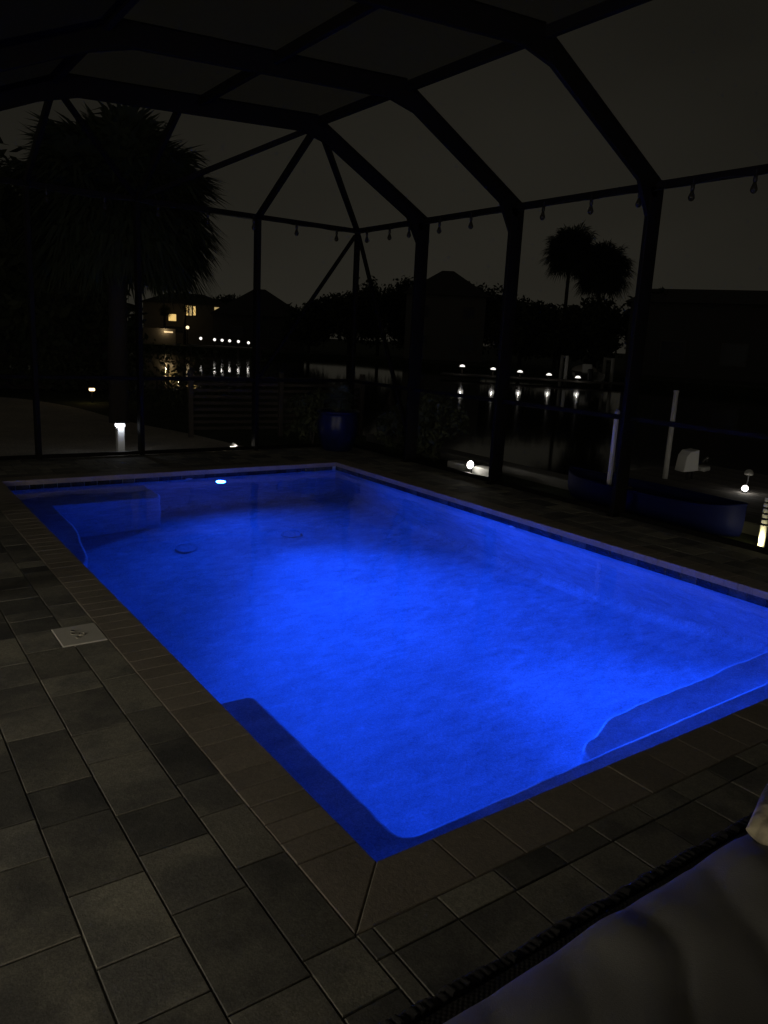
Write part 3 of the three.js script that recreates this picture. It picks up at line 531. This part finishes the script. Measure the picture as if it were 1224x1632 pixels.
{ // clipped hedge along the canal edge behind the gravel
  const h = thing('hedge', 'tall dark hedge along the canal edge behind the gravel', 'hedge', [0.3, -0.12, -21.6], -0.06), r = rng(321), P = [];
  part('branches', [beam(V(-5.4, 0.3, 0), V(5.4, 0.3, 0), 0.5, 0.5), beam(V(-5.3, 1.0, 0), V(5.3, 1.0, 0), 0.5, 0.6), beam(V(-5.2, 1.6, 0), V(5.2, 1.6, 0), 0.4, 0.5)], barkMat, h);
  for (let i = 0; i < 9000; i++) { const o = V((r() - 0.5) * 11.4, r() * 2.1 + 0.25 * Math.sin(i), (r() - 0.5) * 1.3), a = V(r() - 0.5, r() - 0.5, r() - 0.5).normalize(), b = V(r() - 0.5, r() - 0.5, r() - 0.5).cross(a).normalize(), k = 0.08 + 0.08 * r(), p = o.clone().addScaledVector(a, k), q = o.clone().addScaledVector(b, k * 0.5), m = o.clone().addScaledVector(a, -k), e = o.clone().addScaledVector(b, -k * 0.5); for (const v of [p, q, m, p, m, e]) P.push(v.x, v.y, v.z); }
  const g = new THREE.BufferGeometry(); g.setAttribute('position', new THREE.Float32BufferAttribute(P, 3)); g.computeVertexNormals(); part('foliage', g, leafMat, h);
}
{ // slatted fence beyond the back screen
  const f = thing('slat_fence', 'low dark fence of horizontal slats beyond the far screen wall', 'fence', [3.6, -0.12, -11.2], -0.12);
  for (let i = 0; i < 9; i++) part('slat', cbox(3.4, 0.055, 0.022, 0.004, 1.7, 0.16 + i * 0.112, 0), darkWood, f);
  for (const x of [0.03, 1.7, 3.37]) part('post', cbox(0.08, 1.18, 0.08, 0.008, x, 0.59, 0.052), darkWood, f);
}

// ---------------------------------------------------------------- small lamps round the cage
const lampLight = (x, y, z, i, c, name = 'lamp_light', r = 1) => { const l = new THREE.PointLight(c, i, 0, 2); l.name = name; l.position.set(x, y, z); l.castShadow = true; l.shadow.radius = r; scene.add(l); };
const cool = rgb(1, 0.93, 0.82), cold = rgb(0.86, 0.92, 1);
{
  const t = thing('bollard_light', 'white bollard with glowing head standing on the gravel behind the far screen', 'bollard light', [1.95, -0.116, -9.62]);
  part('column', [cbox(0.105, 0.40, 0.105, 0.008, 0, 0.2, 0)], whitePlastic, t);
  part('lamp_head', cbox(0.12, 0.03, 0.12, 0.006, 0, 0.475, 0), blackMetal, t);
  part('lamp_glow', cbox(0.115, 0.045, 0.115, 0.006, 0, 0.435, 0), glow(0.95, 0.96, 1, 5), t);
  lampLight(1.95, 0.30, -9.50, 0.07, cold);
}
{
  const t = thing('spotlight', 'small bright spotlight on a stake outside the right screen, over white blocks', 'spotlight', [5.82, -0.12, -6.2]);
  part('stake', cyl(0.012, 0.008, 0.16, 0, 0.08, 0, 8), blackMetal, t);
  part('housing', [lathe([[0.02, 0.07], [0.05, 0.03], [0.055, 0], [0.045, 0]], 16).rotateX(-Math.PI / 2).translate(0, 0.2, 0.0)], blackMetal, t);
  part('lamp_lens', new THREE.SphereGeometry(0.055, 16, 10).scale(1, 1, 0.5).translate(0, 0.2, 0.012), whiteGlow, t);
  lampLight(5.80, 0.12, -6.16, 0.18, cool, 'spotlight_light', 1);
  for (const [x, z, l, ry, which] of [[5.98, -6.55, 0.42, 0.1, 'longer low white block on the ground behind the small bright spotlight'], [6.02, -6.08, 0.36, 0.08, 'shorter low white block lit up close beside the small bright spotlight']]) { const b = part('stone_block', cbox(0.2, 0.17, l, 0.012), dullWhite, scene); b.position.set(x, -0.035, z); b.rotation.y = ry; tag(b, which, 'block', 'white edging blocks'); }
}
{
  const t = thing('path_light', 'tiny path light with pale hood at foot of the back screen post', 'path light', [3.58, -0.12, -9.25]);
  part('stake', cyl(0.01, 0.008, 0.1, 0, 0.05, 0, 8), blackMetal, t);
  part('hood', lathe([[0, 0.17], [0.02, 0.165], [0.075, 0.13], [0.078, 0.125]], 18), dullWhite, t);
  part('lamp_glow', cyl(0.045, 0.045, 0.03, 0, 0.112, 0, 14), glow(1, 0.92, 0.7, 4), t);
  lampLight(3.60, 0.03, -9.16, 0.02, cool);
}
{
  const t = thing('garden_light', 'small amber garden light glowing on the dark lawn behind the gravel', 'garden light', [3.58, -0.12, -17.5]);
  part('stake', cyl(0.02, 0.02, 0.28, 0, 0.14, 0, 8), blackMetal, t); part('lamp_glow', cbox(0.12, 0.06, 0.08, 0.01, 0, 0.33, 0), glow(1, 0.66, 0.3, 5), t); part('lamp_cap', cbox(0.16, 0.03, 0.12, 0.006, 0, 0.385, 0), blackMetal, t);
  lampLight(3.5, 0.21, -17.4, 0.02, rgb(1, 0.7, 0.35));
}
{
  const t = thing('marker_light', 'pinpoint white marker light beside the blue pot', 'marker light', [5.26, -0.12, -9.3]);
  part('stake', cyl(0.008, 0.008, 0.26, 0, 0.13, 0, 8), blackMetal, t); part('lamp_glow', new THREE.SphereGeometry(0.016, 12, 8).translate(0, 0.275, 0), whiteGlow, t);
}
// slim poles outside the right screen
{
  const p = thing('white_pole', 'slender white pole with round tip close outside the right screen post', 'pole', [6.02, -0.12, -3.93]);
  part('shaft', [cbox(0.045, 1.13, 0.045, 0.006, 0, 0.565, 0)], whitePlastic, p); part('finial', new THREE.SphereGeometry(0.035, 14, 10).translate(0, 1.17, 0), dullWhite, p);
  const q = thing('white_pole', 'slim white pole standing on the wooden dock behind the white dock box', 'pole', [8.75, -0.1, -5.05]);
  part('shaft', cyl(0.035, 0.04, 1.3, 0, 0.65, 0, 12), dullWhite, q); part('cap', cyl(0.042, 0.042, 0.03, 0, 1.31, 0, 12), dullWhite, q);
}
{ // wooden dock beyond the sea wall
  const d = thing('dock', 'weathered wooden dock reaching out from the sea wall past the right screen', 'dock', [7.0, -0.1, -4.2]);
  for (let i = 0; i < 27; i++) part('plank', cbox(0.135, 0.035, 3.2, 0.004, 0.1 + i * 0.142, -0.018, 0), greyWood[(i * 7) % 3], d);
  for (const z of [-1.4, 0, 1.4]) part('stringer', cbox(3.85, 0.15, 0.06, 0.005, 1.95, -0.115, z), darkWood, d);
  for (const x of [1.2, 3.6]) for (const z of [-1.35, 1.35]) part('piling', cyl(0.11, 0.12, 2.0, x, -1.2, z, 14), darkWood, d);
}
{
  const b = thing('dock_box', 'white hooded box on two thin legs standing on the wooden dock', 'dock box', [9.1, -0.1, -4.86], 0.15);
  const s = new THREE.Shape([[-0.16, 0], [-0.13, 0.22], [-0.08, 0.29], [0.05, 0.31], [0.07, 0.02]].map(([x, y]) => new THREE.Vector2(x, y)));
  part('hood', uvBox(new THREE.ExtrudeGeometry(s, { depth: 0.2, bevelEnabled: true, bevelSize: 0.012, bevelThickness: 0.012, bevelSegments: 3 }).rotateY(-0.5).translate(0, 0.14, -0.1)), whitePlastic, b);
  part('tray', cbox(0.2, 0.07, 0.16, 0.015, 0.17, 0.17, 0.1), dullWhite, b);
  for (const x of [-0.1, 0.06]) part('leg', cbox(0.03, 0.14, 0.03, 0.004, x, 0.07, 0), blackMetal, b);
  const chrome = std({ color: rgb(0.8, 0.8, 0.82), roughness: 0.1, metalness: 1 });
  part('tap', [tube([V(0.1, 0.27, 0.12), V(0.14, 0.31, 0.13), V(0.19, 0.31, 0.14), V(0.21, 0.28, 0.14)], 0.013, 12, 8), new THREE.SphereGeometry(0.022, 12, 8).translate(0.2, 0.33, 0.14)], chrome, b);
}
{
  const t = thing('dock_light', 'bright white dock light under a pale globe cap beside the dock box', 'dock light', [8.9, -0.1, -3.86]);
  part('lamp_glow', new THREE.SphereGeometry(0.042, 14, 10).translate(0, 0.06, 0), whiteGlow, t); part('base', cyl(0.03, 0.045, 0.025, 0, 0.012, 0, 12), blackMetal, t);
  part('bracket', tube([V(0.02, 0.02, -0.02), V(0.08, 0.16, -0.02), V(0.04, 0.27, 0)], 0.01, 12, 6), blackMetal, t); part('globe_cap', new THREE.SphereGeometry(0.06, 16, 10, 0, 6.283, 0, 1.9).translate(0.04, 0.27, 0), dullWhite, t);
  lampLight(8.84, 0.0, -3.80, 0.03, cool);
}
{
  const p = thing('ribbed_post', 'short white ribbed post lit yellow from its foot', 'post', [6.0, -0.12, -1.99]);
  part('shaft', [cyl(0.035, 0.035, 0.26, 0, 0.13, 0, 14)], whitePlastic, p); part('core', cyl(0.012, 0.012, 0.3, 0, 0.4, 0, 8), blackMetal, p);
  for (let i = 0; i < 5; i++) part('ring', cyl(0.035, 0.035, 0.035, 0, 0.3 + i * 0.055, 0, 14), whitePlastic, p);
  const t = thing('ground_light', 'yellow ground light shining at foot of the ribbed post', 'ground light', [5.89, -0.12, -2.01]);
  part('base', cyl(0.04, 0.045, 0.03, 0, 0.015, 0, 12), blackMetal, t); part('lamp_glow', new THREE.SphereGeometry(0.034, 14, 10).scale(1.2, 0.7, 1.2).translate(0, 0.042, 0), yellowGlow, t);
  lampLight(5.91, -0.0, -1.97, 0.22, rgb(1, 0.9, 0.45));
}
{ // canoe lying along the outside of the cage
  const c = thing('canoe', 'dark blue canoe lying outside the right screen, its raised end behind the white pole', 'canoe', [6.14, -0.12, -3.45]);
  const n = 40, m = 14, P = [], I = [], L = 2.35;
  for (let i = 0; i <= n; i++) { const t = i / n * 2 - 1, w = 0.36 * Math.pow(1 - Math.pow(Math.abs(t), 2.6), 0.55), sh = 0.34 + 0.06 * Math.pow(Math.abs(t), 6), ke = 0.05 * Math.pow(Math.abs(t), 6);
    for (let j = 0; j <= m; j++) { const a = j / m * Math.PI, y = sh - (sh - ke) * Math.pow(Math.sin(a), 0.6); P.push(-Math.cos(a) * w, y + 0.004 * ((j % 2) ? 1 : 0), t * L / 2 * (1 - 0.03 * (1 - Math.abs(Math.cos(a))))); } }
  for (let i = 0; i < n; i++) for (let j = 0; j < m; j++) { const a = i * (m + 1) + j; I.push(a, a + m + 1, a + 1, a + 1, a + m + 1, a + m + 2); }
  const g = new THREE.BufferGeometry(); g.setAttribute('position', new THREE.Float32BufferAttribute(P, 3)); g.setIndex(I); g.computeVertexNormals();
  const hullM = phys({ color: rgb(0.005, 0.008, 0.06), roughness: 0.6, specularIntensity: 0.2, side: THREE.DoubleSide });
  part('hull', g, hullM, c);
  for (const s of [-1, 1]) { const pts = []; for (let i = 0; i <= 20; i++) { const t = i / 20 * 2 - 1; pts.push(V(s * 0.36 * Math.pow(Math.max(0, 1 - Math.pow(Math.abs(t), 2.6)), 0.55), 0.345 + 0.06 * Math.pow(Math.abs(t), 6), t * L / 2)); } part('gunwale', tube(pts, 0.014, 40, 6), hullM, c); }
  for (const z of [-0.55, 0.55]) part('seat', cbox(0.62, 0.02, 0.2, 0.004, 0, 0.25, z), darkWood, c);
}
{
  const p = thing('piling', 'dark square piling with pointed cap outside the right screen near its corner', 'piling', [6.75, -0.5, -9.5]);
  part('shaft', cbox(0.2, 0.95, 0.2, 0.012, 0, 0.475, 0), darkWood, p); part('cap', new THREE.ConeGeometry(0.15, 0.42, 4).rotateY(Math.PI / 4).translate(0, 1.16, 0), darkWood, p);
}

// ---------------------------------------------------------------- across the canal
function hipRoof(w, d, h, over = 0.5, ridge = 0.35) { const a = w / 2 + over, b = d / 2 + over, r = w / 2 * ridge, P = [];
  const t = (...p) => p.forEach((q) => P.push(...q)), A = [-a, 0, b], B = [a, 0, b], C = [a, 0, -b], D = [-a, 0, -b], E = [-r, h, 0], F = [r, h, 0];
  t(A, B, F); t(A, F, E); t(C, D, E); t(C, E, F); t(B, C, F); t(D, A, E); t(A, D, C); t(A, C, B);
  const g = new THREE.BufferGeometry(); g.setAttribute('position', new THREE.Float32BufferAttribute(P, 3)); return uvBox(g); }
const wallM = std({ color: rgb(0.12, 0.115, 0.105), roughness: 0.9 }), wallP = std({ color: rgb(0.22, 0.21, 0.19), roughness: 0.9 }), roofM = std({ color: rgb(0.09, 0.085, 0.08), roughness: 0.9 }), paneM = std({ color: rgb(0.02, 0.022, 0.025), roughness: 0.35 });
function house(x, z, turn, w, d, wh, rh, label, wall, ridge, wins = []) {
  const h = thing('house', label, 'house', [x, -0.3, z], turn);
  part('wall', box(w, wh, d, 0, wh / 2, 0), wall, h); part('roof', hipRoof(w, d, rh, 0.5, ridge).translate(0, wh + 0.003, 0), roofM, h);
  for (const [wx, wy, ww, hh, mat] of wins) { const f = part('window', [cbox(ww + 0.14, 0.07, 0.08, 0.006, 0, hh / 2 + 0.035, 0), cbox(ww + 0.14, 0.07, 0.08, 0.006, 0, -hh / 2 - 0.035, 0), cbox(0.07, hh, 0.08, 0.006, ww / 2 + 0.035, 0, 0), cbox(0.07, hh, 0.08, 0.006, -ww / 2 - 0.035, 0, 0)], wallP, h);
    f.position.set(wx, wy, d / 2 + 0.03); part(mat === paneM ? 'pane' : 'lit_window_pane', box(ww, hh, 0.02, 0, 0, 0.0), mat, f); }
  return h;
}
const faceUs = (x, z) => Math.atan2(-1.36 - x, 1.85 - z);
const warm1 = glow(1, 0.66, 0.22, 1.0), warm2 = glow(1, 0.72, 0.3, 0.55);
house(39.4, -105.8, faceUs(39.4, -105.8), 11.5, 5, 5.4, 1.5, 'far house with warm yellow lit windows across the canal', wallP, 0.4, [[-1.9, 3.5, 1.0, 0.9, warm1], [0.05, 4.55, 0.32, 1.3, warm1], [0.55, 4.55, 0.32, 1.3, warm2], [1.05, 4.55, 0.32, 1.2, warm1], [4.1, 5.0, 0.7, 0.4, warm2], [-1.6, 1.9, 2.2, 0.8, paneM]]);
house(46.2, -96.5, faceUs(46.2, -96.5), 12, 8, 4.2, 3.6, 'unlit house with broad hip roof across the canal, next to the warmly lit house', wallM, 0.12, [[-3, 2, 1.6, 1.3, paneM], [2, 2, 1.6, 1.3, paneM]]);
house(58.0, -71.0, faceUs(58, -71), 9, 8, 7.2, 3.0, 'unlit house with steep hip roof and pale upper wall among trees across the canal', wallP, 0.15, [[-2.5, 5.4, 1.2, 1.3, paneM], [2.6, 5.4, 1.2, 1.3, paneM], [-2.5, 2, 1.2, 1.4, paneM], [2.6, 2, 1.6, 1.9, paneM]]);
house(66.5, -36.5, faceUs(66.5, -36.5), 22, 9, 6.4, 1.5, 'long unlit house with low flat-topped roof across the canal', wallM, 0.9, [[-7, 2.2, 2, 1.8, paneM], [-2, 2.2, 2, 1.8, paneM], [4, 2.2, 2, 1.8, paneM]]);
{ // lamps at the lit house
  for (const [x, y, z, label, s] of [[29.9, 4.1, -101.4, 'single small white lamp on a pole left of the warmly lit house', 0.16], [35.5, 2.0, -95.2, 'small round lamp glowing on the bank below the warmly lit house', 0.2]]) {
    const t = thing('lamp_post', label, 'lamp post', [x, -0.3, z]); part('pole', cyl(0.06, 0.08, y + 0.1, 0, (y + 0.1) / 2, 0, 8), darkWood, t); part('lamp_glow', new THREE.SphereGeometry(s, 12, 8).translate(0, y + 0.25, 0), glow(1, 0.75, 0.4, 2.5), t);
  }
  const w = thing('garden_wall', 'pale garden wall along the bank below the warmly lit house', 'wall', [32.4, -0.3, -98.6], faceUs(32.4, -98.6)); part('wall_face', [cbox(5.2, 2.0, 0.3, 0.02, 0, 1.0, 0)], wallP, w); part('lit_window_strip', [cbox(1.1, 0.16, 0.06, 0.01, 1.7, 1.55, 0.2)], glow(1, 0.7, 0.35, 1.2), w);
  lampLight(33.4, 1.4, -97.6, 1.2, rgb(1, 0.7, 0.35)); lampLight(36.2, 3.4, -100.6, 0.8, rgb(1, 0.68, 0.3));
}
function pier(name, label, p, q, deckY, wide) {
  const d = V(q[0] - p[0], 0, q[1] - p[1]), L = d.length(), t = thing(name, label, 'pier', [p[0], deckY, p[1]], Math.atan2(-d.z, d.x));
  part('deck_boards', [cbox(L + 1, 0.12, wide, 0.01, L / 2, -0.06, -wide / 2)], greyWood[0], t);
  const n = Math.round(L / 2.4); for (let i = 0; i <= n; i++) part('piling', cyl(0.13, 0.14, 2.4 + deckY, L * i / n, -1.35, -0.2, 10), darkWood, t);
  return t;
}
pier('pier', 'long low pier with five white lamps across the canal', [36.2, -43.6], [45.2, -34.6], -0.55, 2.2);
for (const [x, y, z] of [[37.08, 0.08, -42.9], [38.81, -0.01, -41.36], [40.25, -0.1, -39.97], [41.74, -0.2, -38.44], [43.14, -0.27, -36.88]]) {
  const t = thing('pier_lamp', 'white dome lamp on the edge of the pier beside the lifted boat', 'pier lamp', [x, -0.55, z], 0, 'five dome lamps on the pier');
  part('stem', cyl(0.05, 0.05, y + 0.5, 0, (y + 0.5) / 2, 0, 8), darkWood, t); part('lamp_glow', new THREE.SphereGeometry(0.2, 16, 8, 0, 6.283, 0, 1.5708).scale(1, 0.8, 1).translate(0, y + 0.48, 0), dockGlow, t);
  part('lamp_rim', cyl(0.21, 0.21, 0.03, 0, y + 0.47, 0, 16), blackMetal, t);
  lampLight(x - 0.3, y + 0.05, z + 0.3, 0.15, cool);
}
pier('pier', 'distant pier with a row of six close white lamps, below the unlit hip-roofed house', [30.2, -80.4], [37.2, -77.3], 0.1, 2.0);
[[31.18, 0.78, -79.91], [32.54, 0.72, -79.35], [33.29, 0.69, -79.04], [34.03, 0.67, -78.71], [34.9, 0.64, -78.33], [35.89, 0.56, -77.87]].forEach(([x, y, z]) => {
  const t = thing('pier_lamp', 'little white lamp in the close row on the distant pier', 'pier lamp', [x, 0.1, z], 0, 'six lamps on the distant pier');
  part('stem', cyl(0.04, 0.04, y - 0.1, 0, (y - 0.1) / 2, 0, 8), darkWood, t); part('lamp_glow', new THREE.SphereGeometry(0.15, 12, 8).translate(0, y - 0.05, 0), dockGlow, t);
  lampLight(x - 0.2, y + 0.1, z + 0.3, 0.06, cool);
});
{ // boat on a lift by the lamp pier
  const b = thing('boat', 'pale motor boat raised on a lift behind the lamp pier', 'boat', [46.6, -0.95, -39.2], 0.82);
  const n = 24, m = 8, P = [], I = [], L = 6.2;
  for (let i = 0; i <= n; i++) { const t = i / n, w = 1.1 * Math.pow(Math.max(0, 1 - Math.pow(t, 3.2)), 0.7), sh = 0.95 + 0.35 * t * t, ke = 0.15 + 0.55 * Math.pow(t, 4);
    for (let j = 0; j <= m; j++) { const a = j / m * 2 - 1, s = Math.abs(a); P.push(t * L - L / 2, s > 0.5 ? ke + 0.3 + (sh - ke - 0.3) * (s - 0.5) * 2 : ke + 0.3 * s * 2, Math.sign(a) * w * Math.min(1, s * 1.7)); } }
  for (let i = 0; i < n; i++) for (let j = 0; j < m; j++) { const a = i * (m + 1) + j; I.push(a, a + 1, a + m + 1, a + 1, a + m + 2, a + m + 1); }
  const g = new THREE.BufferGeometry(); g.setAttribute('position', new THREE.Float32BufferAttribute(P, 3)); g.setIndex(I); g.computeVertexNormals();
  part('hull', g, std({ color: rgb(0.6, 0.6, 0.58), roughness: 0.4, side: THREE.DoubleSide }), b);
  part('cover', new THREE.SphereGeometry(1, 20, 10, 0, 6.283, 0, 1.5708).scale(2.0, 0.5, 1.0).translate(0.8, 1.0, 0), std({ color: rgb(0.42, 0.4, 0.36), roughness: 0.9 }), b);
  part('console', cbox(0.7, 0.7, 0.7, 0.06, -0.9, 1.25, 0), whitePlastic, b); part('motor', cbox(0.45, 0.9, 0.4, 0.08, -3.3, 0.85, 0), blackMetal, b);
  const l = thing('boat_lift', 'boat lift of pale pilings and cross beams holding the boat across the canal', 'boat lift', [46.6, -1.2, -39.2], 0.82);
  for (const x of [-2.2, 2.2]) for (const z of [-1.7, 1.7]) part('piling', cyl(0.13, 0.14, 3.6, x, 0.6, z, 10), dullWhite, l);
  for (const x of [-2.2, 2.2]) part('cross_beam', cbox(0.2, 0.22, 3.2, 0.02, x, 0.2, 0), dullWhite, l);
  for (const z of [-1.7, 1.7]) part('top_beam', cbox(4.6, 0.16, 0.16, 0.02, 0, 2.3, z), dullWhite, l);
}

shade(scene);
renderer.render(scene, camera);
